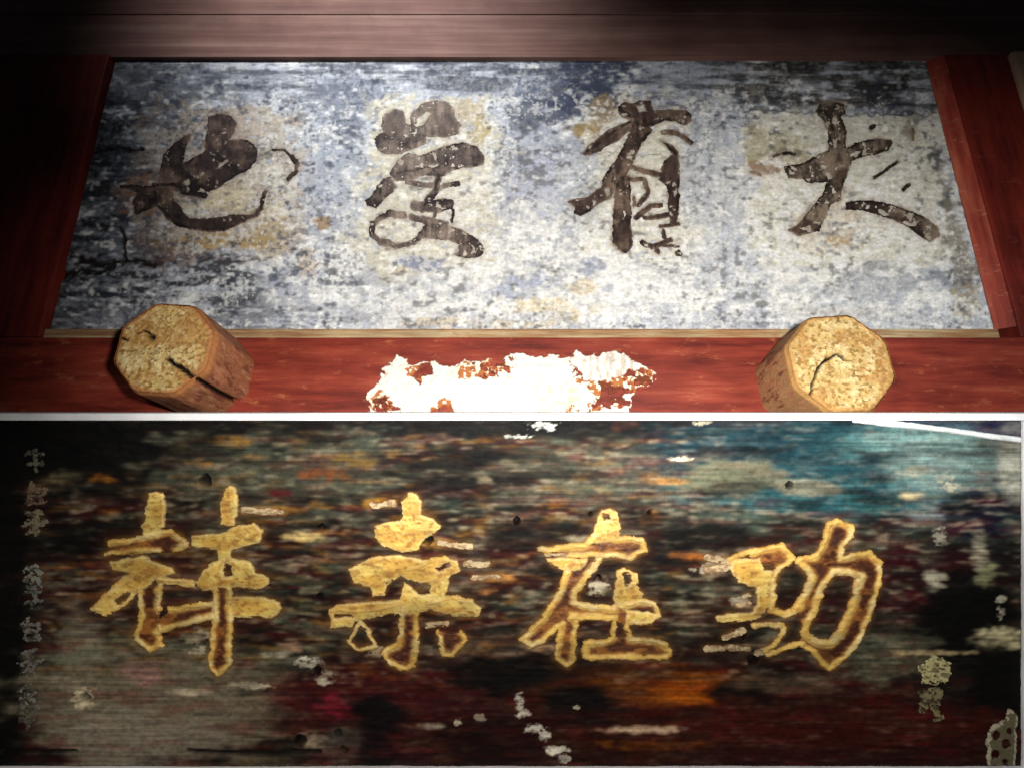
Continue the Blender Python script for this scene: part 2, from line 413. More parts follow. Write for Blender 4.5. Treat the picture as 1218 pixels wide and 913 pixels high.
def panel_paint(X, Z):
    u, v = pix(np.stack([X, np.zeros_like(X), Z], -1))
    n1 = fbm(u, v, 40, 30, 1); n2 = fbm(u, v, 13, 10, 2, 3); n3 = fbm(u, v, 46, 6, 3); n4 = fbm(u, v, 5, 26, 4)
    n5 = fbm(u, v, 6.5, 5, 5, 2)
    wu = u + 26 * (fbm(u, v, 60, 40, 6) - .5); wv = v + 20 * (fbm(u, v, 50, 36, 7) - .5)
    col = np.broadcast_to(S('b4b8c0'), X.shape + (3,)).copy()
    col = lay(col, 'd6d7d4', sstep(0.45, 0.72, n1 * .5 + n2 * .5))
    col = lay(col, '969eb0', 0.6 * sstep(0.48, 0.74, fbm(u, v, 44, 40, 8) * .55 + n2 * .25 + n4 * .2))
    col = lay(col, 'aab0c0', 0.5 * sstep(0.5, 0.7, n4 * .6 + n1 * .4) * box_mask(u, v, 560, 900, 140, 380, 40))
    # left end: darker slate coat
    left = 1 - sstep(120, 330, wu + 60 * (n1 - .5) + 0.25 * (v - 230))
    col = lay(col, '4e535d', 0.92 * left * sstep(0.15, 0.5, n2 * .5 + n3 * .5 + .1))
    col = lay(col, '22252c', 0.9 * left * sstep(0.44, 0.6, n2 * .4 + n3 * .4 + n5 * .2))
    # top band, streaked sideways; right end a dark plank plus dim light painted in
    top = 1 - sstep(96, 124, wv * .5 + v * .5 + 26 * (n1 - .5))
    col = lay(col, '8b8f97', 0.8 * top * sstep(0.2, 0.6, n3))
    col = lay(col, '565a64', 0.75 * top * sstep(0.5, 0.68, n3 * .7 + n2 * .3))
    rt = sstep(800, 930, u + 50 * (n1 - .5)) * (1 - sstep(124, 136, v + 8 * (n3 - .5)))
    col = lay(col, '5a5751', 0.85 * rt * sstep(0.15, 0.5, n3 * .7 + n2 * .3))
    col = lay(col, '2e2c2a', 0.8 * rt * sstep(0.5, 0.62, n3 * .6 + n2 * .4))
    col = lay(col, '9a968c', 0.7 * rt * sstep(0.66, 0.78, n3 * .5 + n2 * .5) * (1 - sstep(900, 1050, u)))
    # cream grounds behind the four characters
    e = 44 * (n1 - .5) + 26 * (n2 - .5)
    k1 = box_mask(u + e, v + e, 168, 352, 122, 300, 12)
    k1 = np.maximum(k1 * (0.5 + 0.5 * sstep(150, 260, u)), 0)
    col = lay(col, 'b5a593', 0.9 * k1 * sstep(0.15, 0.45, n2 * .5 + n5 * .5 + .12))
    col = lay(col, 'cdbf9c', 0.9 * blob(u, v, 275, 240, 60, 22) * sstep(.3, .6, n2 + .15))
    col = lay(col, 'cfcabb', 0.85 * blob(u, v, 325, 215, 32, 60) * sstep(.2, .6, n2 + .1))
    k2 = box_mask(u + e, v + e, 424, 590, 114, 312, 10)
    col = lay(col, 'c9c2ac', 0.9 * k2 * sstep(0.15, 0.45, n2 * .5 + n5 * .5 + .12))
    k3 = box_mask(u + e, v + e, 690, 812, 118, 312, 9) * sstep(-8, 8, (u - 690) * 0.9 + (v - 165) + e)
    col = lay(col, 'cfcab8', 0.9 * k3 * sstep(0.12, 0.4, n2 * .5 + n5 * .5 + .14))
    k4 = box_mask(u + e * .7, v + e * .35, 888, 1128, 134, 312, 6)
    col = lay(col, 'cbc6b6', 0.95 * k4 * sstep(0.1, 0.36, n2 * .5 + n5 * .5 + .16))
    col = lay(col, 'dcdbd2', 0.8 * box_mask(u + 2 * e, v + 2 * e, 880, 1100, 205, 310, 22) * sstep(.3, .6, n2))
    # whiter wash over the lower middle and right
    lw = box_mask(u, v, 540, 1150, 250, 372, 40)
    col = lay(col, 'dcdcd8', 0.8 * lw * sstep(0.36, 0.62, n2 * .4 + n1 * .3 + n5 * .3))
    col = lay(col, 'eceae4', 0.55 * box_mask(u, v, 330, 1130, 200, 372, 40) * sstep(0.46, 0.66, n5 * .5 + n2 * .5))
    # patches
    col = blobs(u, v, col, [
        (692, 92, 62, 34, -12, '3d465f', .92), (668, 125, 48, 28, 10, '46506a', .85), (628, 140, 22, 24, 0, '646a78', .8),
        (640, 100, 40, 18, 0, '7b8498', .6), (612, 195, 20, 16, 0, '767e92', .7), (606, 222, 16, 18, 0, '838ba2', .6),
        (645, 225, 34, 42, 0, 'a9afc6', .75), (690, 230, 36, 40, 0, 'a0a8b4', .5), (405, 150, 22, 50, 0, '868c9a', .7),
        (390, 215, 26, 40, 0, 'a9b0bd', .7), (410, 120, 40, 30, 0, '7c8290', .6), (850, 150, 34, 28, 0, 'a0a3a8', .6),
        (850, 215, 40, 40, 0, 'b2b6be', .6), (870, 300, 40, 40, 0, 'b4bccb', .6),
        (498, 314, 26, 8, 0, '5f6f9c', .85), (605, 342, 40, 16, -20, '8a97bb', .7), (704, 314, 24, 12, 0, '7d89a8', .8),
        (1135, 331, 26, 14, 0, '7a8598', .85), (1040, 342, 70, 16, 0, '9298a6', .65), (1050, 318, 22, 8, 0, '707680', .6),
        (640, 365, 60, 12, 0, 'cbb682', .65), (590, 384, 90, 7, 0, 'c2ac80', .6), (690, 342, 20, 10, 0, 'cdb687', .6),
        (478, 322, 9, 6, 0, 'a08240', .8), (383, 264, 9, 8, 0, 'ab8650', .75), (366, 312, 12, 16, 0, 'b59a76', .5),
        (690, 154, 24, 8, 0, 'a3853f', .8), (712, 138, 18, 22, 35, 'a8916a', .75), (570, 152, 16, 22, 0, 'b39f68', .7),
        (560, 130, 20, 14, 0, 'bda98a', .6), (994, 286, 20, 9, 0, 'a9823f', .9), (985, 268, 34, 26, 0, 'bfa987', .6),
        (918, 200, 34, 8, 6, '8d5c3a', .85), (918, 176, 40, 22, 10, 'a09468', .6), (930, 182, 22, 5, -5, '4c4433', .7),
        (230, 308, 60, 8, 0, '6c4a42', .5), (250, 287, 60, 10, 0, 'b0904e', .7), (320, 275, 20, 30, 0, 'b7a070', .5),
        (165, 232, 30, 20, 0, 'a0785c', .6), (180, 290, 26, 30, 0, '5c463c', .6), (1140, 300, 18, 60, -12, '8e8676', .8),
        (1118, 210, 9, 40, -10, '5b5750', .7), (1085, 140, 8, 20, 20, '6a645c', .6), (1112, 190, 8, 12, 0, '2e2a28', .8),
        (1150, 365, 18, 22, 0, 'a89878', .7), (1010, 372, 60, 8, 0, 'b7b2aa', .5)], 0.75, 20)
    # lower left: black streaks through the paint
    ll = box_mask(u + e, v + e, 40, 330, 300, 400, 26) * (1 - 0.6 * sstep(240, 420, u))
    col = lay(col, '272b34', 0.92 * ll * sstep(0.42, 0.56, n3 * .6 + n2 * .4))
    col = lay(col, 'a9abb0', 0.7 * ll * sstep(0.62, 0.72, n2 * .5 + n5 * .5))
    lb = sstep(345, 392, v) * (1 - sstep(330, 560, u))
    col = lay(col, '4a4e58', 0.8 * lb * sstep(0.45, 0.6, n3 * .7 + n5 * .3))
    # bottom: sideways grey streaks
    bt = sstep(352, 385, v)
    col = lay(col, 'a8a9b0', 0.6 * bt * sstep(0.4, 0.65, n3))
    # flecks over everything
    fl = fbm(u, v, 8, 6, 31, 3); fm = fbm(u, v, 60, 50, 32)
    col = lay(col, '40465a', 0.7 * sstep(0.66, 0.84, fl * .7 + fm * .3))
    fl2 = fbm(u, v, 8, 6, 33, 3)
    col = lay(col, 'e9e8e4', 0.6 * sstep(0.62, 0.84, fl2 * .7 + fbm(u, v, 80, 60, 34) * .2) * (1 - top * .5))
    for n_, ax in ((3, 1), (2, 0)):       # old dabbed paint: soften its edges
        acc = np.zeros_like(col)
        for q in range(-(n_ // 2), n_ - n_ // 2): acc += np.roll(col, q, axis=ax)
        col = acc / n_
    lum = col.mean(-1, keepdims=True)
    col = np.clip(col * (.82 + .32 * np.clip(lum / .5, 0, 1.2)), 0, .86)
    fine = fbm(u, v, 3.2, 2.6, 37, 2); fin2 = fbm(u, v, 9, 3, 38, 3); col = col * (0.74 + .26 * fine + .24 * fin2)[..., None]
    calm = np.clip(k2 + k3 + k4 + .7 * lw, 0, 1)
    col = lay(col, '39404f', (.5 - .32 * calm) * sstep(.68, .84, fbm(u, v, 4, 3.4, 39, 2) * .6 + fbm(u, v, 40, 34, 40, 2) * .4))
    col = lay(col, 'f0efe9', .5 * (1 - .85 * left) * (1 - .75 * top) * sstep(.66, .82, fbm(u, v, 3.6, 3.4, 41, 2) * .6 + fbm(u, v, 50, 30, 42, 2) * .4))
    hat = fbm(u, v, 3.2, 16, 35, 2) * .5 + fbm(u, v, 18, 2.6, 36, 2) * .5
    col = col * (0.86 + 0.28 * hat)[..., None]
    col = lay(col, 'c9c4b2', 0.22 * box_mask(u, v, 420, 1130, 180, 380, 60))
    # thin washed-out ink in the paint round the strokes
    for (ox, oy, s, fills, lines, holes, dots, c_mid, c_edge, c_worn, wear, seed, (x0, x1, y0, y1), label) in INK:
        near = (u > x0 - 10) & (u < x1 + 10) & (v > y0 - 10) & (v < y1 + 10)
        a, b = u[near] + 2 * (n2[near] - .5), v[near] + 2 * (n5[near] - .5)
        d = np.full(a.shape, 99.0)
        for p in crop(ox, oy, s, fills): d = np.minimum(d, -poly_sdf(a, b, p))
        for p in crop(ox, oy, s, holes): d = np.maximum(d, poly_sdf(a, b, p))
        for w, p in lines: d = np.minimum(d, seg_dist(a, b, crop(ox, oy, s, [p])[0]) - w / s / 2)
        k = np.exp(-np.maximum(d, 0) / 2.4) * (.25 + .9 * n2[near])
        col[near] = lay(col[near], c_worn, np.clip(k, 0, 1) * .8)
    # relief: brush texture, seams and cracks
    h = 0.0009 * (n2 - .5) + 0.0007 * (n3 - .5) + 0.0005 * (n5 - .5)
    for pts, w, dep in (
            ([(70, 328), (95, 322), (118, 323), (133, 316)], 3.2, .006), ([(95, 308), (120, 312), (160, 309), (180, 314)], 3.4, .006),
            ([(108, 181), (140, 177), (170, 180)], 2.2, .004), ([(143, 270), (148, 290), (146, 312)], 2.4, .004),
            ([(600, 177), (700, 181), (820, 186)], 1.2, .0015), ([(885, 132), (910, 131), (1000, 136), (1110, 134)], 1.6, .002),
            ([(210, 300), (203, 330), (196, 360)], 2.0, .001)):
        g = np.exp(-(seg_dist(u + 4 * (n2 - .5), v + 5 * (n5 - .5), pts) / w) ** 2)
        h = h - dep * g
        if dep > .0012: col = lay(col, '1a1614', np.clip(g * 1.25, 0, 1) * min(1.0, dep / .004))
    return h, col


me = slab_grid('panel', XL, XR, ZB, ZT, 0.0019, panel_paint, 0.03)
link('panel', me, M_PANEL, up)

# frame
ZTB = float(at(609, 17, -0.0135)[2])
FP = 0.022                                # how far the red frame stands proud of the panel
zb2 = float(at(609, 401, -FP)[2]); zlow = float(at(609, 545, -FP)[2])
bevel_box('bottom_rail', (-1.75, -FP, zlow), (1.75, 0.05, zb2), M_RED, up, 0.004)
bevel_box('ochre_fillet', (XL - 0.012, -0.010, zb2 + 0.0005), (XR + 0.001, 0.05, ZB + 0.002), M_OCHRE, up, 0.003)
bevel_box('top_rail', (-1.75, -0.012, ZT - 0.002), (1.75, 0.05, ZTB - 0.001), M_TOP, up, 0.003)
bevel_box('top_beam', (-1.75, -0.0135, ZTB), (1.75, 0.05, ZT + 0.40), M_TOP, up, 0.006)
bevel_box('stile', (-1.75, -FP, zb2 + 0.001), (XL - 0.002, 0.05, ZT - 0.003), M_REDV, up, 0.004)
bevel_box('stile', (XR + 0.036, -FP, zb2 + 0.001), (1.246, 0.05, ZT - 0.003), M_REDV, up, 0.004)
# sloping red bead along the right edge of the panel
me = bpy.data.meshes.new('bead')
x0, x1, z0, z1 = XR + 0.001, XR + 0.0345, ZB + 0.004, ZT - 0.003
me.from_pydata([(x0, 0.0, z0), (x1, -FP + .004, z0), (x1, .05, z0), (x0, .05, z0), (x0, 0.0, z1), (x1, -FP + .004, z1), (x1, .05, z1), (x0, .05, z1)], [],
               [(0, 1, 5, 4), (1, 2, 6, 5), (2, 3, 7, 6), (3, 0, 4, 7), (0, 3, 2, 1), (4, 5, 6, 7)])
link('bead', me, M_BEAD, up)


# ------------------------------------------------------------------ upper characters
def ink_character(ox, oy, s, fills, lines, holes, dots, c_mid, c_edge, c_worn, wear, seed, box):
    x0, x1, y0, y1 = box
    U, V = np.meshgrid(np.arange(x0, x1, 0.8), np.arange(y0, y1, 0.8))
    n1 = fbm(U, V, 9, 9, seed); n2 = fbm(U, V, 4, 4, seed + 1, 3); n3 = fbm(U, V, 22, 18, seed + 2)
    uu = U + 1.8 * (n1 - .5) + 1.8 * (n2 - .5); vv = V + 1.8 * (fbm(U, V, 9, 9, seed + 5) - .5)
    sd = np.full(U.shape, -99.0)
    for p in crop(ox, oy, s, fills): sd = np.maximum(sd, poly_sdf(uu, vv, p))
    for p in crop(ox, oy, s, holes): sd = np.minimum(sd, -poly_sdf(uu, vv, p))
    for w, p in lines:
        sd = np.maximum(sd, w / s / 2 - seg_dist(uu, vv, crop(ox, oy, s, [p])[0]))
    for x, y, r in dots:
        sd = np.maximum(sd, r / s - np.hypot(uu - ox - x / s, vv - oy - y / s))
    worn = sstep(.62, .72, n1 * .45 + n2 * .35 + n3 * .2 + wear)
    dry = fbm(U, V, 5, 14, seed + 9, 3) * .5 + fbm(U, V, 12, 5, seed + 10, 3) * .5
    m = (sd > 0) & ~((worn > .8) & (sd > 1.0)) & ~((dry > .76 - wear) & (sd > .6))
    col = np.broadcast_to(S(c_mid), U.shape + (3,)).copy()
    col = lay(col, c_worn, 0.8 * sstep(.4, .72, n1 * .3 + fbm(U, V, 34, 30, seed + 6, 3) * .7 + wear * .5))
    col = lay(col, 'a5937f', 0.7 * sstep(.56, .76, n1 * .4 + n2 * .35 + n3 * .25 + wear))
    col = lay(col, c_edge, (1 - sstep(0.8, 4.5, sd)) * sstep(.4, .7, n3) * 0.85)
    col = lay(col, c_edge, 0.75 * sstep(.55, .75, n2 * .3 + n3 * .7))
    col = lay(col, c_worn, .75 * (1 - sstep(0, 2.0, sd)) * sstep(.62, .4, n3))
    col = col * (0.45 + 0.66 * fbm(U, V, 4, 14, seed + 8, 3))[..., None]
    for w, p in DARK[seed]:
        g = sstep(-.8, 1.2, w / s / 2 - seg_dist(uu, vv, crop(ox, oy, s, [p])[0]))
        col = lay(col, '17100e', .85 * g * sstep(.25, .5, n1))
    P = at(U, V, -0.0012)
    h = 0.0005 * (n2 - .5) + np.where(m, 0, -0.0012)
    return link('character', sheet('character', P[..., 0], P[..., 1] - h, P[..., 2], m.astype(float), col), M_INK, up)


for a in INK: ink_character(*a[:-1])['label'] = a[-1]

# peeled white patch on the bottom rail
U, V = np.meshgrid(np.arange(436, 792, 0.9), np.arange(412, 502, 0.9))
n1 = fbm(U, V, 13, 11, 401); n2 = fbm(U, V, 5, 4.5, 402, 3); n3 = fbm(U, V, 30, 20, 403)
uu = U + 10 * (n1 - .5) + 6 * (n2 - .5); vv = V + 10 * (fbm(U, V, 13, 11, 405) - .5)
outer = crop(400, 250, 2.97, [[(130, 620), (180, 550), (225, 495), (255, 530), (300, 535), (400, 545), (460, 535), (560, 530), (650, 512), (740, 520), (830, 525),
                               (860, 508), (980, 505), (1060, 535), (1140, 575), (1100, 610), (1040, 650), (1050, 740), (100, 740)]])[0]
sd = poly_sdf(uu, vv, outer)
white = sd.copy()
for p in crop(400, 250, 2.97, [[(250, 545), (330, 545), (320, 585), (290, 610), (255, 580)], [(400, 550), (560, 530), (620, 545), (600, 575), (520, 590), (460, 600), (420, 575)],
                               [(835, 530), (860, 610), (900, 640), (840, 600)], [(860, 610), (940, 600), (1040, 570), (1140, 560), (1110, 620), (1000, 650), (1040, 670), (880, 715), (920, 660)],
                               [(330, 700), (400, 665), (420, 715), (330, 715)], [(800, 715), (830, 680), (850, 715)], [(110, 660), (180, 640), (215, 715), (130, 715)]]):
    white = np.minimum(white, -poly_sdf(uu, vv, p))
col = np.broadcast_to(S('dcd8cc'), U.shape + (3,)).copy()
col = lay(col, 'd9c59a', 0.8 * box_mask(U, V, 640, 690, 455, 490, 10) * sstep(.5, .65, n2))
col = lay(col, 'b9a99a', 0.8 * box_mask(U, V, 690, 770, 418, 455, 8) * sstep(.52, .66, fbm(U, V, 4, 12, 407)))
nw = white < 0.5
col = np.where(nw[..., None], np.broadcast_to(S('a8683c'), col.shape), col)
col = np.where((nw & (n2 > .62))[..., None], S('e6dcc4'), col)
col = np.where((nw & (n1 < .4))[..., None], S('6e3a24'), col)
mk = (sd > 0) & ((white > 0) | (n2 * .5 + n1 * .5 > .44))
P = at(U, V, -FP - 0.0045)
h = 0.003 * (n2 - .5) + 0.005 * (n1 - .5) + np.where(white > 1, 0.0012, 0) + np.where(mk, 0, -0.004)
o = link('peeled_patch', sheet('peeled_patch', P[..., 0], P[..., 1] - h, P[..., 2], mk.astype(float), col), M_CHIP, up)
o['label'] = 'bright white peeled paint on the red bottom rail'


# ------------------------------------------------------------------ pegs
def oct_r(a, r, rot):
    """octagon with slightly rounded corners, flat side up"""
    k = (a - rot + math.pi / 8) % (math.pi / 4) - math.pi / 8
    f = r / np.cos(k)
    return np.minimum(f, r * 1.055)


def peg(px, py, wpx, length, rot, face_pts, face_w, side_pts, c_side, c_rim, label, seed):
    yf = -FP - length
    ctr = at(px, py, yf); dep = (ctr - CAM); dep = dep[1] * CT + dep[2] * ST
    r = wpx / 2 / F * dep
    root = empty('wooden_peg', (ctr[0], -FP, ctr[2]), label, 'peg', 0, 'pegs in the red rail')
    # side faces
    na, ny = 360, 110
    A, T = np.meshgrid(np.linspace(0, 2 * np.pi, na, endpoint=False), np.linspace(0, 1, ny))
    R = oct_r(A, r, rot)
    n1 = fbm(A * 60, T * 40, 9, 9, seed); n2 = fbm(A * 60, T * 200, 3, 26, seed + 1)
    R = R * (1 + 0.008 * (n1 - .5)) - 0.004 * sstep(.93, 1.0, T)
    y = -T * length + 0.03 * (1 - T)
    X = R * np.cos(A); Z = R * np.sin(A)
    u, v = pix(np.stack([X + ctr[0], y - FP, Z + ctr[2]], -1))
    col = np.broadcast_to(S(c_side), A.shape + (3,)).copy()
    col = lay(col, 'c07a5c', 0.6 * sstep(.45, .7, n2)); col = lay(col, '6e3428', 0.7 * sstep(.55, .75, n1 * .6 + n2 * .4))
    col = lay(col, 'c79a70', 0.5 * sstep(.66, .86, fbm(A * 60, T * 40, 4, 4, seed + 2)))
    col = lay(col, c_rim, sstep(.86, .95, T + .06 * (n1 - .5)) * .9)
    if side_pts is not None:
        g = np.exp(-(seg_dist(u + 2 * (n1 - .5), v, side_pts) / 2.2) ** 2) * (T > 0.02)
        front = (np.sin(A) < 0.3)
        g = g * front
        X = X * (1 - .16 * g); Z = Z * (1 - .16 * g); col = lay(col, '120a06', np.clip(g * 1.4, 0, 1))
    q = grid_quads(na, ny)
    idx = np.arange(na * ny).reshape(ny, na)
    wrap = np.stack([idx[:-1, -1], idx[:-1, 0], idx[1:, 0], idx[1:, -1]], -1)
    vs = np.stack([X, y, Z], -1).reshape(-1, 3)
    link('shaft', mesh_np('shaft', vs, np.concatenate([q, wrap]), col.reshape(-1, 3)), M_PEG, root)
    # cut end
    nr = 84
    A, T = np.meshgrid(np.linspace(0, 2 * np.pi, na, endpoint=False), np.linspace(0, 1, nr))
    R = oct_r(A, r, rot) * T * (1 - 0.004 / r) * 1.002
    X = R * np.cos(A); Z = R * np.sin(A)
    u, v = pix(np.stack([X + ctr[0], np.full_like(X, yf), Z + ctr[2]], -1))
    n1 = fbm(u, v, 10, 8, seed + 4); n2 = fbm(u, v, 4, 3, seed + 5, 3); n3 = fbm(u, v, 26, 22, seed + 6)
    col = np.broadcast_to(S('cdb074'), A.shape + (3,)).copy()
    col = lay(col, 'dfc892', sstep(.45, .7, n1)); col = lay(col, 'a37a3e', 0.75 * sstep(.52, .68, n2 * .6 + n3 * .4))
    col = lay(col, '8a6734', 0.7 * sstep(.64, .8, n2)); col = lay(col, 'b8864c', 0.5 * sstep(.5, .7, n3))
    rr = np.hypot(u - px, (v - py)) / (wpx / 2)
    col = lay(col, 'a9803f', 0.35 * (0.5 + 0.5 * np.sin(rr * 26 + 5 * n3)) * (rr > .12))
    col = lay(col, c_rim, 0.85 * sstep(.90, .97, T + .08 * (n1 - .5)))
    yy = yf - 0.0022 * (n2 - .5) - 0.003 * (n1 - .5) + 0.004 * sstep(.965, 1.0, T)
    for pts, w in zip(face_pts, face_w):
        g = np.exp(-(seg_dist(u + 3 * (n1 - .5), v + 2 * (n2 - .5), pts) / w) ** 2)
        yy = yy + 0.014 * g; col = lay(col, '140b06', np.clip(g * 1.4, 0, 1))
    link('cut_end', mesh_np('cut_end', np.stack([X, yy + FP, Z], -1).reshape(-1, 3),
                            np.concatenate([grid_quads(na, nr), np.stack([(i := np.arange(na * nr).reshape(nr, na))[:-1, -1], i[:-1, 0], i[1:, 0], i[1:, -1]], -1)]),
                            col.reshape(-1, 3)), M_PEG, root)
    return root, ctr, r


p1, ctr1, r1 = peg(195, 413, 116, 0.168, math.radians(-4),
    [[(199, 426), (212, 436), (228, 447), (246, 460)], [(138, 402), (152, 403)], [(177, 399), (181, 401)], [(160, 398), (170, 393), (178, 396)]], [2.3, 1.0, 2.6, .9],
    [(236, 452), (262, 468), (290, 482)], 'a56a48', 'b07444', 'octagonal peg with a straight crack running from its cut end along its side', 501)
p2, ctr2, r2 = peg(1001, 431, 124, 0.145, math.radians(4),
    [[(1003, 424), (996, 421), (984, 426), (974, 438), (968, 450), (966, 464), (960, 478), (952, 494)], [(1003, 424), (1005, 427)], [(997, 375), (998, 381)]], [1.1, 1.4, 1.0],
    None, 'b98a5e', 'b98c52', 'paler octagonal peg with a curved crack wandering down its cut end', 541)

# pale timber beyond the right stile
post = bevel_box('timber_post', (1.2475, -0.034, zb2 + 0.001), (1.75, 0.05, ZT - 0.003), M_BEIGE, None, 0.008)
post['label'] = 'pale bare timber post beyond the dark red right stile'; post['category'] = 'post'

# ------------------------------------------------------------------ lower plaque
low = empty('gilded_plaque', tuple(LOWC), 'dark weathered lacquer plaque with four gilded outlined characters', 'plaque', PITCH)
lx0, _ = low_local(-30, 0); lx1, _ = low_local(1214.5, 0); _, lz1 = low_local(0, 499.5); _, lz0 = low_local(0, 910.5)
HOLES = [(101, 830, 5.5), (377, 797, 5), (357, 881, 7), (402, 872, 4.5), (409, 891, 4.5), (382, 627, 4), (380, 709, 4), (614, 619, 4), (940, 577, 5),
         (244, 571, 7), (896, 785, 6), (508, 641, 7), (702, 611, 3), (773, 609, 3), (885, 755, 4), (711, 687, 4)]


# the gilded characters as strokes: brown beds, gold fills, gold rims, gaps, rubbed strokes
GOLD = []
GOLD.append((100, 570, 3.652,
    [[(245, 470), (250, 590), (220, 690), (290, 735), (335, 720), (325, 600), (330, 460)], [(575, 480), (570, 600), (550, 800), (580, 850), (630, 805), (635, 600), (625, 470)],
     [(110, 275), (250, 240), (380, 225), (450, 275), (470, 300), (330, 320), (95, 330)], [(320, 610), (380, 560), (570, 535), (570, 600), (320, 665)]],
    [[(250, 250), (262, 160), (280, 60), (320, 50), (352, 60), (360, 110), (350, 210), (300, 240)],
     [(590, 200), (600, 60), (630, 25), (665, 40), (668, 110), (655, 200)],
     [(470, 240), (600, 225), (650, 205), (740, 185), (785, 220), (770, 270), (680, 295), (640, 310), (640, 350), (580, 350), (570, 305), (470, 290)],
     [(110, 350), (250, 330), (380, 380), (405, 405), (320, 430), (250, 480), (180, 500), (190, 540), (100, 580), (50, 575), (45, 545), (130, 470), (220, 400), (130, 395)],
     [(480, 440), (540, 370), (620, 330), (720, 355), (750, 400), (800, 420), (800, 450), (760, 475), (660, 470), (600, 470), (520, 480)],
     [(640, 505), (780, 505), (850, 530), (865, 565), (820, 600), (640, 600)], [(320, 415), (480, 435), (490, 468), (320, 452)]],
    [(22, [(110, 275), (250, 250), (380, 225), (450, 275), (400, 300)]), (20, [(95, 325), (200, 310), (330, 310)]),
     (24, [(245, 470), (252, 590), (225, 690), (290, 735), (335, 718)]), (24, [(330, 460), (325, 560)]), (22, [(330, 640), (330, 700)]),
     (24, [(370, 565), (470, 545), (570, 535)]), (26, [(320, 660), (430, 625), (560, 592)]), (22, [(572, 480), (572, 600), (550, 800), (580, 848), (630, 805)]),
     (22, [(630, 470), (636, 600), (630, 800)]), (22, [(45, 560), (130, 470), (220, 400)]), (20, [(90, 580), (180, 540), (230, 480)])],
    [[(605, 395), (620, 360), (645, 370), (640, 415), (615, 415)], [(130, 530), (190, 490), (200, 505), (150, 545)]], [(30, [(690, 135), (860, 140)])],
    (106, 342, 572, 808), 601, 'gilded character of two linked posts with crossing bars'))
GOLD.append((380, 570, 3.804,
    [[(375, 580), (365, 740), (285, 785), (320, 830), (400, 855), (430, 840), (440, 720), (445, 590)], [(540, 690), (555, 790), (600, 790), (665, 725), (640, 690)]],
    [[(250, 210), (300, 195), (370, 180), (370, 100), (400, 55), (440, 60), (465, 110), (465, 155), (520, 170), (550, 205), (520, 245), (470, 270), (450, 320), (370, 325), (290, 305), (250, 260)],
     [(135, 400), (240, 345), (350, 335), (470, 360), (560, 340), (620, 365), (640, 410), (590, 440), (580, 500), (560, 530), (500, 540), (500, 470), (430, 460), (370, 440), (310, 470),
      (300, 520), (240, 530), (230, 490), (150, 470)],
     [(45, 580), (100, 560), (240, 545), (360, 540), (380, 460), (460, 520), (620, 520), (690, 545), (735, 580), (720, 615), (640, 620), (500, 590), (440, 600), (300, 610), (160, 640), (150, 665), (45, 670)]],
    [(24, [(375, 560), (365, 740), (290, 780), (320, 830), (400, 855), (430, 840), (440, 720), (445, 590)]),
     (20, [(185, 640), (130, 735), (180, 765), (250, 755), (220, 680), (185, 640)]), (20, [(540, 690), (555, 790), (600, 790), (665, 725), (640, 690)]), (18, [(400, 410), (560, 350)]),
     (16, [(60, 590), (240, 590), (360, 560)]), (16, [(480, 560), (600, 530), (690, 550)])],
    [[(315, 480), (370, 450), (365, 510), (320, 525)], [(530, 400), (580, 375), (590, 390), (545, 410)], [(430, 490), (470, 480), (480, 510), (450, 515)], [(70, 605), (150, 608), (150, 618), (70, 620)]],
    [(26, [(240, 115), (340, 105)]), (28, [(540, 290), (680, 300)]), (30, [(660, 380), (760, 380)]), (26, [(700, 440), (810, 440)]), (24, [(490, 660), (580, 650)])],
    (384, 596, 578, 800), 631, 'gilded tree like character with a small hooked foot and two drops'))
GOLD.append((600, 590, 4.15,
    [[(470, 300), (310, 370), (270, 480), (190, 600), (90, 700), (130, 735), (190, 710), (285, 625), (270, 720), (255, 790), (310, 830), (340, 800), (345, 700), (355, 600), (550, 600), (560, 540), (350, 530), (350, 470), (400, 390)],
     [(400, 725), (500, 715), (535, 690), (600, 690), (740, 710), (795, 730), (820, 780), (400, 790)], [(545, 600), (545, 520), (690, 510), (765, 580), (700, 620), (600, 640)],
     [(180, 265), (440, 240), (560, 210), (680, 215), (690, 260), (620, 300), (400, 300)]],
    [[(420, 230), (440, 160), (460, 100), (480, 65), (520, 55), (560, 80), (575, 130), (570, 200), (550, 220)], [(200, 305), (320, 300), (420, 300), (400, 340), (350, 370), (290, 360), (240, 345)],
     [(540, 520), (545, 420), (555, 370), (600, 350), (655, 380), (660, 450), (690, 480), (640, 540), (590, 560)], [(600, 550), (680, 560), (765, 580), (720, 620), (600, 625)]],
    [(34, [(180, 265), (300, 252), (400, 240), (440, 200)]), (28, [(330, 285), (420, 290), (520, 290), (620, 300), (690, 262), (680, 215), (600, 205), (550, 215)]),
     (30, [(310, 370), (270, 480), (190, 600), (90, 700), (130, 735), (190, 710), (260, 640), (285, 625)]), (34, [(470, 310), (400, 400), (350, 470), (350, 520), (430, 545), (550, 550)]),
     (36, [(330, 590), (430, 590), (540, 600)]), (28, [(285, 625), (270, 720), (255, 790), (310, 830), (340, 800), (345, 700), (355, 620)]),
     (26, [(600, 525), (680, 510), (740, 530), (765, 580), (720, 620), (620, 620)]),
     (28, [(540, 620), (535, 690), (500, 715), (400, 725), (400, 790), (560, 790), (800, 790), (820, 780), (795, 730), (740, 710), (620, 700), (600, 640)])],
    [[(490, 90), (520, 88), (524, 110), (495, 118)], [(588, 380), (620, 385), (622, 430), (595, 432)]], [(16, [(200, 290), (330, 290)])],
    (612, 806, 598, 796), 661, 'gilded character with a sweeping left leg and a flat double bar foot'))
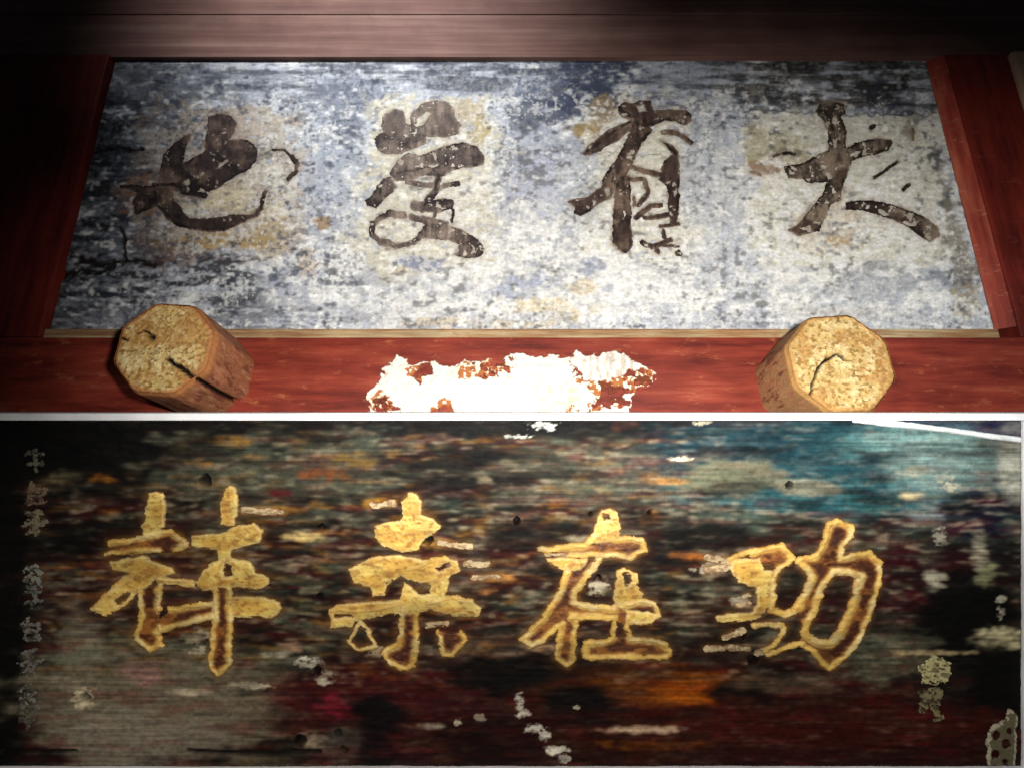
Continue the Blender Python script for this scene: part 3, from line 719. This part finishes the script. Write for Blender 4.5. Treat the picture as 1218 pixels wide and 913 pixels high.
GOLD.append((830, 600, 4.346,
    [[(250, 260), (430, 215), (490, 270), (420, 330), (320, 290)], [(520, 285), (610, 265), (650, 200), (680, 100), (720, 80), (790, 110), (790, 160), (740, 220), (735, 275), (880, 250), (940, 300), (930, 420), (880, 580),
     (830, 700), (760, 780), (680, 845), (640, 820), (530, 690), (540, 560), (500, 550), (560, 450), (590, 370)]],
    [[(165, 285), (320, 270), (340, 330), (420, 340), (390, 420), (370, 530), (320, 580), (270, 600), (100, 600), (90, 580), (150, 555), (270, 555), (300, 520), (300, 430), (210, 400), (165, 340)]],
    [(28, [(165, 280), (250, 250), (430, 212), (490, 272), (410, 340), (395, 400), (385, 520)]), (34, [(520, 290), (590, 370), (560, 450), (500, 550), (450, 565), (380, 540)]),
     (28, [(520, 283), (610, 265), (650, 200), (680, 100), (720, 80), (790, 110), (790, 160), (740, 220), (735, 275), (880, 250), (940, 300), (930, 420), (880, 580), (830, 700), (760, 780), (680, 845), (640, 820), (600, 770), (530, 710), (360, 770)]),
     (28, [(290, 620), (370, 612), (450, 630), (420, 690), (350, 750)]), (36, [(700, 340), (640, 420), (600, 540), (540, 660), (620, 715), (680, 715), (740, 650), (800, 520), (840, 370), (780, 345), (700, 340)])],
    [[(690, 370), (780, 370), (810, 390), (780, 510), (720, 640), (670, 695), (625, 695), (565, 655), (620, 540), (660, 430)]],
    [(30, [(290, 620), (370, 612), (450, 630), (420, 690), (350, 750), (300, 765)]), (34, [(140, 680), (230, 650)]), (30, [(40, 745), (150, 735), (260, 745)]), (34, [(40, 270), (150, 290)]), (40, [(50, 330), (150, 325)]), (30, [(200, 515), (260, 510)]), (22, [(240, 470), (262, 462)])],
    (836, 1054, 612, 802), 691, 'gilded character with a tall hollow hook drawn in pale outline'))


def low_paint(X, Z):
    u = W / 2 + X / D_LOW * F; v = H / 2 - Z / D_LOW * F
    n1 = fbm(u, v, 90, 22, 51); n2 = fbm(u, v, 34, 10, 52); n3 = fbm(u, v, 11, 5, 53); n4 = fbm(u, v, 90, 40, 54); n5 = fbm(u, v, 4, 3, 55, 3)
    n6 = fbm(u, v, 34, 7, 56); n7 = fbm(u, v, 28, 6, 57)
    col = np.broadcast_to(S('332b25'), X.shape + (3,)).copy()
    col = lay(col, '5a5648', 0.55 * sstep(.45, .75, n1 * .5 + n2 * .5))
    col = lay(col, '17110f', 0.7 * sstep(.5, .64, n6 * .6 + n4 * .4))
    col = lay(col, '47171a', 0.7 * sstep(.52, .66, n7 * .6 + fbm(u, v, 120, 40, 58) * .4))

    blk = np.zeros(X.shape)

    def zone(c, cx, cy, rx, ry, st, th=.34, sw=.2, rot=0, na=.55):
        nonlocal col, blk
        b = blob(u, v, cx, cy, rx * 1.1, ry * 1.1, rot); f = b + 1.25 * na * (n2 * .5 + n1 * .3 + n3 * .2 - .5) * np.minimum(1, 2.6 * b)
        mm = st * sstep(th - .08, th + sw + .12, f); col = lay(col, c, mm)
        blk = np.maximum(blk * (1 - mm), mm) if S(c).max() < .014 else blk * (1 - .6 * mm)
    # big zones
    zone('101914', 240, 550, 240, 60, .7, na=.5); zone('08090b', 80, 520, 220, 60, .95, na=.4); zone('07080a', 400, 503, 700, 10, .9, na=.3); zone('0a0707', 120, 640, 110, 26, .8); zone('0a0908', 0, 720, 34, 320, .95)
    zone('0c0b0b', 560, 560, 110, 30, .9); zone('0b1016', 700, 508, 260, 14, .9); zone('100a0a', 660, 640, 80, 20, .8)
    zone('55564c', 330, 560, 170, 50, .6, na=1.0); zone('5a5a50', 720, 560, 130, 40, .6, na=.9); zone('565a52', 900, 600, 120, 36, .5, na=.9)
    zone('2b4c57', 1000, 548, 210, 66, .92, th=.22, sw=.35, na=.35); zone('1e3a48', 860, 530, 100, 30, .75); zone('315a64', 985, 590, 140, 26, .7)  # teal glare at the upper right, put into the pigment
    zone('7fa3a6', 1095, 525, 90, 26, .8, th=.3, sw=.5, na=.4); zone('8fa6a8', 1130, 550, 90, 46, .75, th=.3, sw=.5); zone('c3c4bd', 1210, 545, 26, 50, .8)  # paler part of the painted glare, whitest at the right edge
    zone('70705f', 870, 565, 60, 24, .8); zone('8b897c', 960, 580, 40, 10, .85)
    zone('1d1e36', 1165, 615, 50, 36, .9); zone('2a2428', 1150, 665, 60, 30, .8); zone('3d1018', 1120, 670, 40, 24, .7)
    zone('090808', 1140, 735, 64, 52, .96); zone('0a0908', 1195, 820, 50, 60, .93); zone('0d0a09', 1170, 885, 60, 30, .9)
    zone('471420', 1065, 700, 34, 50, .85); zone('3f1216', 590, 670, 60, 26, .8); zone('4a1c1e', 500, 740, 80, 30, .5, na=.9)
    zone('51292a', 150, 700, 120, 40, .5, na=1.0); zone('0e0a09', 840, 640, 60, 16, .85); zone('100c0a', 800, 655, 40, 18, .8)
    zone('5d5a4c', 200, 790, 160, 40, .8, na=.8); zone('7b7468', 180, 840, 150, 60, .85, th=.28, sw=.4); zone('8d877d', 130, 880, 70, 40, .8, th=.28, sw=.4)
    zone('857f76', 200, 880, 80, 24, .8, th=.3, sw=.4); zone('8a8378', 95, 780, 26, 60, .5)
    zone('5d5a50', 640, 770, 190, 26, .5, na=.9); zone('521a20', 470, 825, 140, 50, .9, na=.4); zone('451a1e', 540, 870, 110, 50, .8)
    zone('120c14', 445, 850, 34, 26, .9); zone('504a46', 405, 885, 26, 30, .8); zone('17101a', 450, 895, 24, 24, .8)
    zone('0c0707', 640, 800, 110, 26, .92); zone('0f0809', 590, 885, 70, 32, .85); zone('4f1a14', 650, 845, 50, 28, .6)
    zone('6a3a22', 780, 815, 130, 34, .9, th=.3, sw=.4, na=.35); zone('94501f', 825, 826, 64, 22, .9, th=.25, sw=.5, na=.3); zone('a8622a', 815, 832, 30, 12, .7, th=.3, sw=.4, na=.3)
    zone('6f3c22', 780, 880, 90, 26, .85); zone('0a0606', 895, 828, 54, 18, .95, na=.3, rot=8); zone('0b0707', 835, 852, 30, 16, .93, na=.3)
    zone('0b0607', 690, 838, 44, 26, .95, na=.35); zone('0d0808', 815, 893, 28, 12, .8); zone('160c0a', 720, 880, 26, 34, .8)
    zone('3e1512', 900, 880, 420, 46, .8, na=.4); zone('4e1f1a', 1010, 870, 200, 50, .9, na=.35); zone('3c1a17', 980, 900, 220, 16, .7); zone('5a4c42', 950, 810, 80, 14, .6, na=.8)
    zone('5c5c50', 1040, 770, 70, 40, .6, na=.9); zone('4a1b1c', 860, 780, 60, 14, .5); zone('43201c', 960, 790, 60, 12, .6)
    # sideways paint streaks, ochre, grey and pale
    st = fbm(u, v, 36, 7, 61, 3); st2 = fbm(u, v, 28, 6, 62, 3); st3 = fbm(u, v, 44, 8, 63, 3); live = 1 - 0.85 * sstep(.35, .8, blob(u, v, 1150, 760, 90, 120)) - 0.75 * blob(u, v, 60, 530, 150, 40)
    live = np.clip(live, 0, 1) * (1 - .9 * blk) * (1 - .65 * sstep(.2, .7, blob(u, v, 980, 545, 200, 62))) * (0.25 + 0.75 * sstep(20, 70, u))
    upr = 1 - 0.8 * sstep(770, 830, v)
    col = lay(col, '8f8878', 0.24 * live * upr * sstep(.6, .9, st)); col = lay(col, '9c7440', 0.32 * live * upr * sstep(.64, .9, st2) * (1 - sstep(780, 880, u)))
    col = lay(col, '6a2a2e', 0.35 * live * sstep(.6, .9, st3)); col = lay(col, 'c2b9a6', 0.35 * live * upr * sstep(.74, .94, fbm(u, v, 16, 3.4, 64, 3)))
    col = lay(col, '4c6058', 0.3 * live * upr * sstep(.55, .8, fbm(u, v, 34, 9, 65, 3)))
    col = lay(col, '0d0a0a', 0.5 * upr * sstep(.56, .85, fbm(u, v, 90, 14, 66, 3)))
    col = lay(col, '120d0c', 0.3 * sstep(.6, .85, n5))

    def dab(c, cx, cy, rx, ry, st=.9, rot=0):
        nonlocal col
        b = blob(u, v, cx, cy, rx * 1.1, ry * 1.1, rot); f = b + 1.5 * (n3 * .6 + n5 * .4 - .5) * np.minimum(1, 2.6 * b)
        col = lay(col, c, st * sstep(.22, .75, f) * (.45 + .55 * sstep(.3, .6, n2)))
    def dabs(lst, k=.9):
        for a in lst: dab(*a, st=k)
    DABS = [('7e6440', 275, 524, 26, 6), ('8a6a48', 235, 549, 14, 4), ('6e4630', 385, 562, 24, 9), ('5c2428', 332, 588, 14, 7), ('b07a48', 122, 568, 14, 5), ('6d6658', 75, 566, 22, 7),
              ('c9a56a', 320, 606, 26, 4), ('cdbb8e', 362, 637, 20, 5), ('6a5638', 418, 548, 26, 9), ('b98e52', 450, 598, 16, 5), ('c7a067', 520, 645, 16, 5), ('c08d68', 575, 702, 12, 4), ('c9996a', 590, 685, 22, 4),
              ('cfc6b2', 235, 758, 16, 7), ('cfc6b2', 236, 773, 12, 4), ('d2ccba', 712, 697, 12, 9), ('9c9684', 700, 640, 30, 5), ('b08a62', 790, 572, 22, 4), ('a46a44', 820, 660, 20, 5), ('c8c3b4', 850, 676, 20, 6),
              ('c9c6ba', 880, 715, 12, 5), ('c9c3a8', 1190, 758, 26, 12), ('d0ccbe', 1125, 566, 10, 9), ('cfcabb', 1132, 578, 12, 6), ('c8c6bc', 1120, 638, 9, 10), ('b5b2a6', 1112, 690, 12, 12), ('b4b0a0', 1165, 660, 8, 26), ('8a8a72', 1172, 680, 12, 16),
              ('d4d0c4', 1190, 712, 6, 4), ('c8c4b8', 1190, 728, 5, 8), ('c8bca0', 1085, 588, 12, 4), ('7a8084', 1098, 610, 26, 8), ('e8e4da', 365, 790, 14, 8), ('d9d2c4', 388, 806, 10, 7), ('b79a86', 345, 770, 12, 6),
              ('cfc6b0', 101, 830, 14, 11), ('b6aa9a', 372, 880, 14, 10), ('e9e7df', 618, 838, 5, 12), ('e9e7df', 624, 848, 8, 6), ('eceae2', 638, 866, 12, 5), ('eceae2', 648, 874, 6, 6),
              ('e6e2d8', 662, 892, 12, 5), ('e9e7df', 672, 900, 6, 7), ('c9c4b4', 572, 852, 6, 5), ('c9c4b4', 544, 858, 5, 4), ('b9b4a8', 512, 862, 12, 4), ('ddd6c6', 686, 840, 3.5, 4), ('d0b8a4', 770, 867, 46, 4), ('6a4226', 770, 885, 60, 6),
              ('c9a890', 640, 770, 22, 4), ('dccab2', 455, 775, 20, 5), ('b9a98c', 1105, 775, 50, 3), ('cbc2b2', 300, 815, 24, 4), ('c9bdac', 225, 823, 22, 4), ('b9b4a6', 330, 776, 16, 4), ('8c3a48', 395, 838, 18, 12), ('9a7a78', 170, 800, 26, 12),
              ('dfe6e4', 648, 506, 16, 5), ('d9dedc', 617, 519, 14, 2.5), ('a9a08a', 580, 570, 10, 5), ('5a3428', 742, 505, 16, 6), ('cfccb8', 835, 502, 10, 3), ('c9c9b9', 810, 545, 12, 3), ('b7b2a2', 1090, 560, 20, 6)]
    dabs([a for a in DABS if S(a[0]).min() < .42])
    # old smeared paint: soften it along the grain
    for n_, ax in ((5, 1), (2, 0), (5, 1), (3, 0)):
        acc = np.zeros_like(col)
        for q in range(-(n_ // 2), n_ - n_ // 2): acc += np.roll(col, q, axis=ax)
        col = acc / n_
    dabs([a for a in DABS if S(a[0]).min() >= .42 and not 1080 < a[1] < 1200]); dabs([a for a in DABS if S(a[0]).min() >= .42 and 1080 < a[1] < 1200], .55)
    lum = col.mean(-1, keepdims=True)
    col = np.clip(lum + (col - lum) * 1.32, 0.0015, 1) * np.clip(0.16 + 9 * lum, .2, .92)     # deeper, more saturated pigments
    col = col * np.array([1.05, 1.0, .9])
    col = col * (0.5 + .55 * fbm(u, v, 70, 2.2, 81, 2) + .4 * fbm(u, v, 5, 4, 82, 3))[..., None]
    # corner beyond the modelled edge highlight: dark blue
    edge = np.interp(u, [900, 1000, 1060, 1120, 1180, 1230], [490, 497, 502, 509, 518, 525])
    col = lay(col, '10234a', 0.92 * sstep(2, -2, v - edge) * (0.6 + .4 * sstep(.4, .6, n1)))
    # gold rubbed off onto the board round each character
    for (ox, oy, s, brown, fills, lines, holes, pale, (x0, x1, y0, y1), seed, label) in GOLD:
        ix = np.where((u[0] > x0 - 14) & (u[0] < x1 + 14))[0]; iy = np.where((v[:, 0] > y0 - 14) & (v[:, 0] < y1 + 14))[0]
        sl = np.s_[iy[0]:iy[-1] + 1, ix[0]:ix[-1] + 1]
        d = np.full(u[sl].shape, 99.0)
        for p in crop(ox, oy, s, fills + brown): d = np.minimum(d, -poly_sdf(u[sl], v[sl], p))
        for p in crop(ox, oy, s, holes): d = np.maximum(d, poly_sdf(u[sl], v[sl], p))
        for w, p in lines + pale: d = np.minimum(d, seg_dist(u[sl], v[sl], crop(ox, oy, s, [p])[0]) - w / s / 2)
        k = np.exp(-np.maximum(d, 0) / 2.6)
        col[sl] = lay(col[sl], '7a5228', np.clip(k * (-.2 + 1.6 * (n2[sl] * .6 + n3[sl] * .4)), 0, 1) * .8)
        col[sl] = lay(col[sl], '2a120c', .5 * np.exp(-((d - 9) / 5) ** 2) * sstep(.45, .6, n6[sl]))
    h = 0.0012 * (n1 - .5) + 0.0012 * (n2 - .5) + 0.0008 * (n3 - .5)
    for (cx, cy, r) in HOLES:
        d = np.hypot(u - cx + 3 * (n3 - .5), v - cy + 2 * (n5 - .5)); g = 1 - sstep(r * .65, r * 1.15, d)
        h = h - 0.02 * g; col = lay(col, '0a0706', g)
    for pts, w in (([(224, 892), (260, 895), (380, 893)], 2.2), ([(0, 893), (40, 892), (90, 893)], 1.6)):
        g = np.exp(-(seg_dist(u, v + 3 * (n2 - .5), pts) / w) ** 2); h = h - 0.008 * g; col = lay(col, '070505', np.clip(g * 1.3, 0, 1))
    return h, col


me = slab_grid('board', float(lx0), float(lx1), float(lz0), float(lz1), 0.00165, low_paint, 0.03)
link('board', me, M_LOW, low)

# iron hangers at the top and a batten at the foot hold the leaning board off the wall
for x, z, n_, hw, reach in ((-0.62, float(lz1) - .06, 'hanger', .012, .31), (0.62, float(lz1) - .06, 'hanger', .012, .31), (0.0, float(lz0) + .04, 'back_batten', .8, .07)):
    hz = .012; d_ = np.array([0, CT, -ST]) * reach
    base = [np.array([x + sx * hw, .0295, z + sz * hz]) for sx, sz in ((-1, -1), (1, -1), (1, 1), (-1, 1))]
    me = bpy.data.meshes.new(n_)
    me.from_pydata([tuple(b) for b in base] + [tuple(b + d_) for b in base], [], [(0, 1, 2, 3), (7, 6, 5, 4), (0, 4, 5, 1), (1, 5, 6, 2), (2, 6, 7, 3), (3, 7, 4, 0)])
    link(n_, me, M_IRON if n_ == 'hanger' else M_BACK, low)

# white strips along the top, right and bottom of the board
_, wt1 = low_local(0, 490.5); _, wt0 = low_local(0, 499.3)
w = bevel_box('edge_strip', (float(lx0), -0.012, float(wt0)), (float(lx1) + .04, 0.03, float(wt1)), M_WHITE, low, 0.002)
bevel_box('edge_strip', (float(lx1) + .0005, -0.006, float(lz0) - .03), (float(lx1) + .04, 0.03, float(wt0) - .0005), M_WHITE, low, 0.002)
bevel_box('edge_strip', (float(lx0), -0.006, float(lz0) - .03), (float(lx1), 0.03, float(lz0) - .0005), M_WHITE, low, 0.002)

# bright highlight along the top right edge, modelled as a pale strip
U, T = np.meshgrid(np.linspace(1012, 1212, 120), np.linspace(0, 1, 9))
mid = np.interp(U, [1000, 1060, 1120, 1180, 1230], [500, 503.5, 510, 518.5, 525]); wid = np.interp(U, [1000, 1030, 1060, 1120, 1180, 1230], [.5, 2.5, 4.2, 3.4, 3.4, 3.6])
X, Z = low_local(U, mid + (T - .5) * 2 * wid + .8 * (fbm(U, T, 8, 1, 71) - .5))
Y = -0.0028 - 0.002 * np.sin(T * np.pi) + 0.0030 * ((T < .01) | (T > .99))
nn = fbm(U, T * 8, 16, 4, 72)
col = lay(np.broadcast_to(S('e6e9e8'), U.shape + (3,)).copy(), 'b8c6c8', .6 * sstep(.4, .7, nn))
link('edge_highlight', mesh_np('edge_highlight', np.stack([X, Y, Z], -1).reshape(-1, 3), grid_quads(120, 9), col.reshape(-1, 3)), M_CHIP, low)


# ------------------------------------------------------------------ gilded characters
def gold_character(ox, oy, s, brown, fills, lines, holes, pale, box, seed, label):
    x0, x1, y0, y1 = box
    U, V = np.meshgrid(np.arange(x0, x1, 0.8), np.arange(y0, y1, 0.8))
    n1 = fbm(U, V, 12, 7, seed); n2 = fbm(U, V, 5, 3.5, seed + 1, 3); n3 = fbm(U, V, 30, 14, seed + 2)
    uu = U + 3.5 * (n1 - .5) + 1.2 * (n2 - .5); vv = V + 3 * (fbm(U, V, 12, 9, seed + 5) - .5)
    sf = np.full(U.shape, -99.0); sb = sf.copy(); sl = sf.copy(); sp = sf.copy()
    for p in crop(ox, oy, s, fills): sf = np.maximum(sf, poly_sdf(uu, vv, p))
    for p in crop(ox, oy, s, brown): sb = np.maximum(sb, poly_sdf(uu, vv, p))
    for w, p in lines: sl = np.maximum(sl, w * 1.02 / s / 2 - seg_dist(uu, vv, crop(ox, oy, s, [p])[0]))
    for w, p in pale: sp = np.maximum(sp, w / s / 2 - seg_dist(uu, vv, crop(ox, oy, s, [p])[0]))
    for p in crop(ox, oy, s, holes):
        q = -poly_sdf(uu, vv, p); sf = np.minimum(sf, q); sb = np.minimum(sb, q)
    sd = np.maximum(np.maximum(sf, sb), np.maximum(sl, sp))
    chip = fbm(U, V, 10, 3.2, seed + 7, 3)
    m = (sd > 0) & ~((chip > .84) & (sd < 1.6))
    col = np.broadcast_to(S('74431f'), U.shape + (3,)).copy()
    col = lay(col, 'a0622a', .8 * sstep(.5, .7, n1)); col = lay(col, '5a2c1c', .7 * sstep(.5, .75, n2 * .5 + n3 * .5))
    col = lay(col, 'b98a44', .75 * np.exp(np.minimum(sl, 0) / 1.7))
    col = lay(col, '3a160f', .8 * sstep(-1.5, -5, sl) * sstep(.25, .5, n3))
    fc = np.broadcast_to(S('d8aa50'), U.shape + (3,)).copy()
    fc = lay(fc, 'e8cc70', .8 * sstep(.35, .75, n3)); fc = lay(fc, 'b98640', .75 * sstep(.5, .75, n1 * .6 + n2 * .4)); fc = lay(fc, '8f5526', .4 * sstep(.64, .84, n2))
    fc = lay(fc, 'ead08a', .6 * (1 - sstep(1, 5, sf)) * (sf > -1))
    col = lay(col, fc, sstep(-1.2, 1.8, sf))
    lc = np.broadcast_to(S('e2b860'), U.shape + (3,)).copy()
    lc = lay(lc, 'f0d898', .7 * sstep(.4, .8, n3)); lc = lay(lc, 'b9803a', .5 * sstep(.55, .85, n2 * .4 + n1 * .6))
    col = lay(col, lc, sstep(-2.2, 2.2, sl))
    pc = lay(np.broadcast_to(S('d6bf94'), U.shape + (3,)).copy(), '9c7a58', .8 * sstep(.5, .7, n2))
    col = lay(col, pc, sstep(-.3, .8, sp) * (sl < 0) * .8)
    col = col * (0.52 + .66 * fbm(U, V, 40, 24, seed + 11, 2) * .6 + .4 * .66 * fbm(U, V, 18, 3, seed + 12, 3))[..., None]
    X, Z = low_local(U, V)
    h = 0.0022 + 0.0022 * sstep(0, 3, sl) + 0.0016 * sstep(0, 4, sf) + 0.001 * (n2 - .5) + np.where(m, 0, -0.0045)
    o = link('character', sheet('character', X, -h, Z, m.astype(float), col), M_GOLD, low)
    o['label'] = label
    return o


for a in GOLD: gold_character(*a)


# ------------------------------------------------------------------ small worn inscription marks
def small_mark(cx, cy, w, hgt, strokes, seed, c1, c2, name='inscription_mark'):
    U, V = np.meshgrid(np.arange(cx - w, cx + w, 0.7), np.arange(cy - hgt, cy + hgt, 0.7))
    n1 = fbm(U, V, 7, 5, seed); n2 = fbm(U, V, 3, 2.4, seed + 1, 3)
    uu = U + 6 * (n1 - .5); vv = V + 5 * (fbm(U, V, 6, 5, seed + 3) - .5)
    sd = np.full(U.shape, -9.0)
    for wd, pts in strokes:
        sd = np.maximum(sd, wd * .85 - seg_dist(uu, vv, [(cx + x, cy + y) for x, y in pts]))
    m = (sd > 0) & (n2 < .8)
    col = lay(np.broadcast_to(S(c1), U.shape + (3,)).copy(), c2, sstep(.4, .65, n1 * .5 + n2 * .5))
    X, Z = low_local(U, V)
    hh = 0.002 + np.where(m, 0, -.0035) + .0008 * (n2 - .5)
    return link(name, sheet(name, X, -hh, Z, m.astype(float), col), M_CHIP, low)


GL = [[(3, [(-9, -8), (8, -9)]), (3, [(0, -14), (0, 12)]), (3, [(-8, 4), (9, 3)])], [(3, [(-10, -6), (10, -7)]), (3, [(-6, -12), (-8, 10)]), (3, [(7, -6), (8, 10), (-6, 10)]), (2.5, [(-6, 2), (7, 1)])],
      [(4, [(-8, -10), (6, -12)]), (4, [(-12, 2), (12, 0)]), (4, [(0, -10), (2, 14)]), (3, [(-8, 12), (0, 4)])], [(3, [(-10, -8), (0, -12), (8, -6)]), (3, [(-8, 2), (8, 0)]), (3, [(-2, -4), (-6, 12)]), (3, [(4, 0), (10, 12)])]]
for k, (x, y, c1, c2) in enumerate([(43, 548, '5c584c', '3a352c'), (43, 588, '6e5a48', '4a382e'), (42, 620, '6c6450', '453c30'), (40, 686, '74746a', '3c3c36'), (40, 712, '5e5e56', '34342f'), (38, 748, '6c6860', '3c3832'),
                               (36, 786, '66615a', '3a3630'), (34, 828, '746f66', '443f38'), (34, 852, '5c5648', '38332a')]):
    small_mark(x, y, 19, 20, GL[k % 4], 701 + 9 * k, c1, c2)
small_mark(1111, 797, 20, 19, [(10, [(0, -10), (0, 8)]), (9, [(-12, -2), (12, -3)]), (8, [(-10, 9), (11, 8)]), (6, [(-9, -9), (-4, -4)]), (6, [(9, -9), (5, -4)])], 801, 'b3a878', '6e6648')
small_mark(1107, 836, 17, 22, [(6, [(-9, -12), (9, -14)]), (6, [(8, -14), (4, 4), (10, 18)]), (5, [(-6, -4), (6, -4)]), (5, [(-4, -8), (-10, 8)])], 811, '7a7050', '443c2a')

# pierced pale ornament fragment low on the right edge
U, V = np.meshgrid(np.arange(1166, 1212.6, 0.7), np.arange(836, 908.5, 0.7))
n1 = fbm(U, V, 8, 8, 821); n2 = fbm(U, V, 4, 4, 822, 3)
uu = U + 3 * (n1 - .5); vv = V + 3 * (n2 - .5)
body = crop(808, 700, 2.97, [[(1085, 520), (1100, 490), (1150, 455), (1165, 420), (1190, 440), (1188, 520), (1185, 640), (1085, 640)]])[0]
sd = poly_sdf(uu, vv, body)
rim = sd < 3.2
for x, y, r in ((1118, 515, 16), (1152, 545, 17), (1115, 582, 17), (1150, 610, 15), (1165, 500, 11)):
    sd = np.minimum(sd, np.hypot(uu - 808 - x / 2.97, vv - 700 - y / 2.97) - r / 2.97)
m = sd > 0
col = lay(np.broadcast_to(S('5e563f'), U.shape + (3,)).copy(), '5a5140', .8 * sstep(.45, .65, n1)); col = lay(col, '9c947e', rim * sstep(.25, .5, n2))
X, Z = low_local(U, V)
o = link('ornament', sheet('ornament', X, -(0.0035 + np.where(m, 0, -.005) + .001 * (n2 - .5)), Z, m.astype(float), col), M_CHIP, low)
o['label'] = 'pierced pale ornament fragment on the right edge'
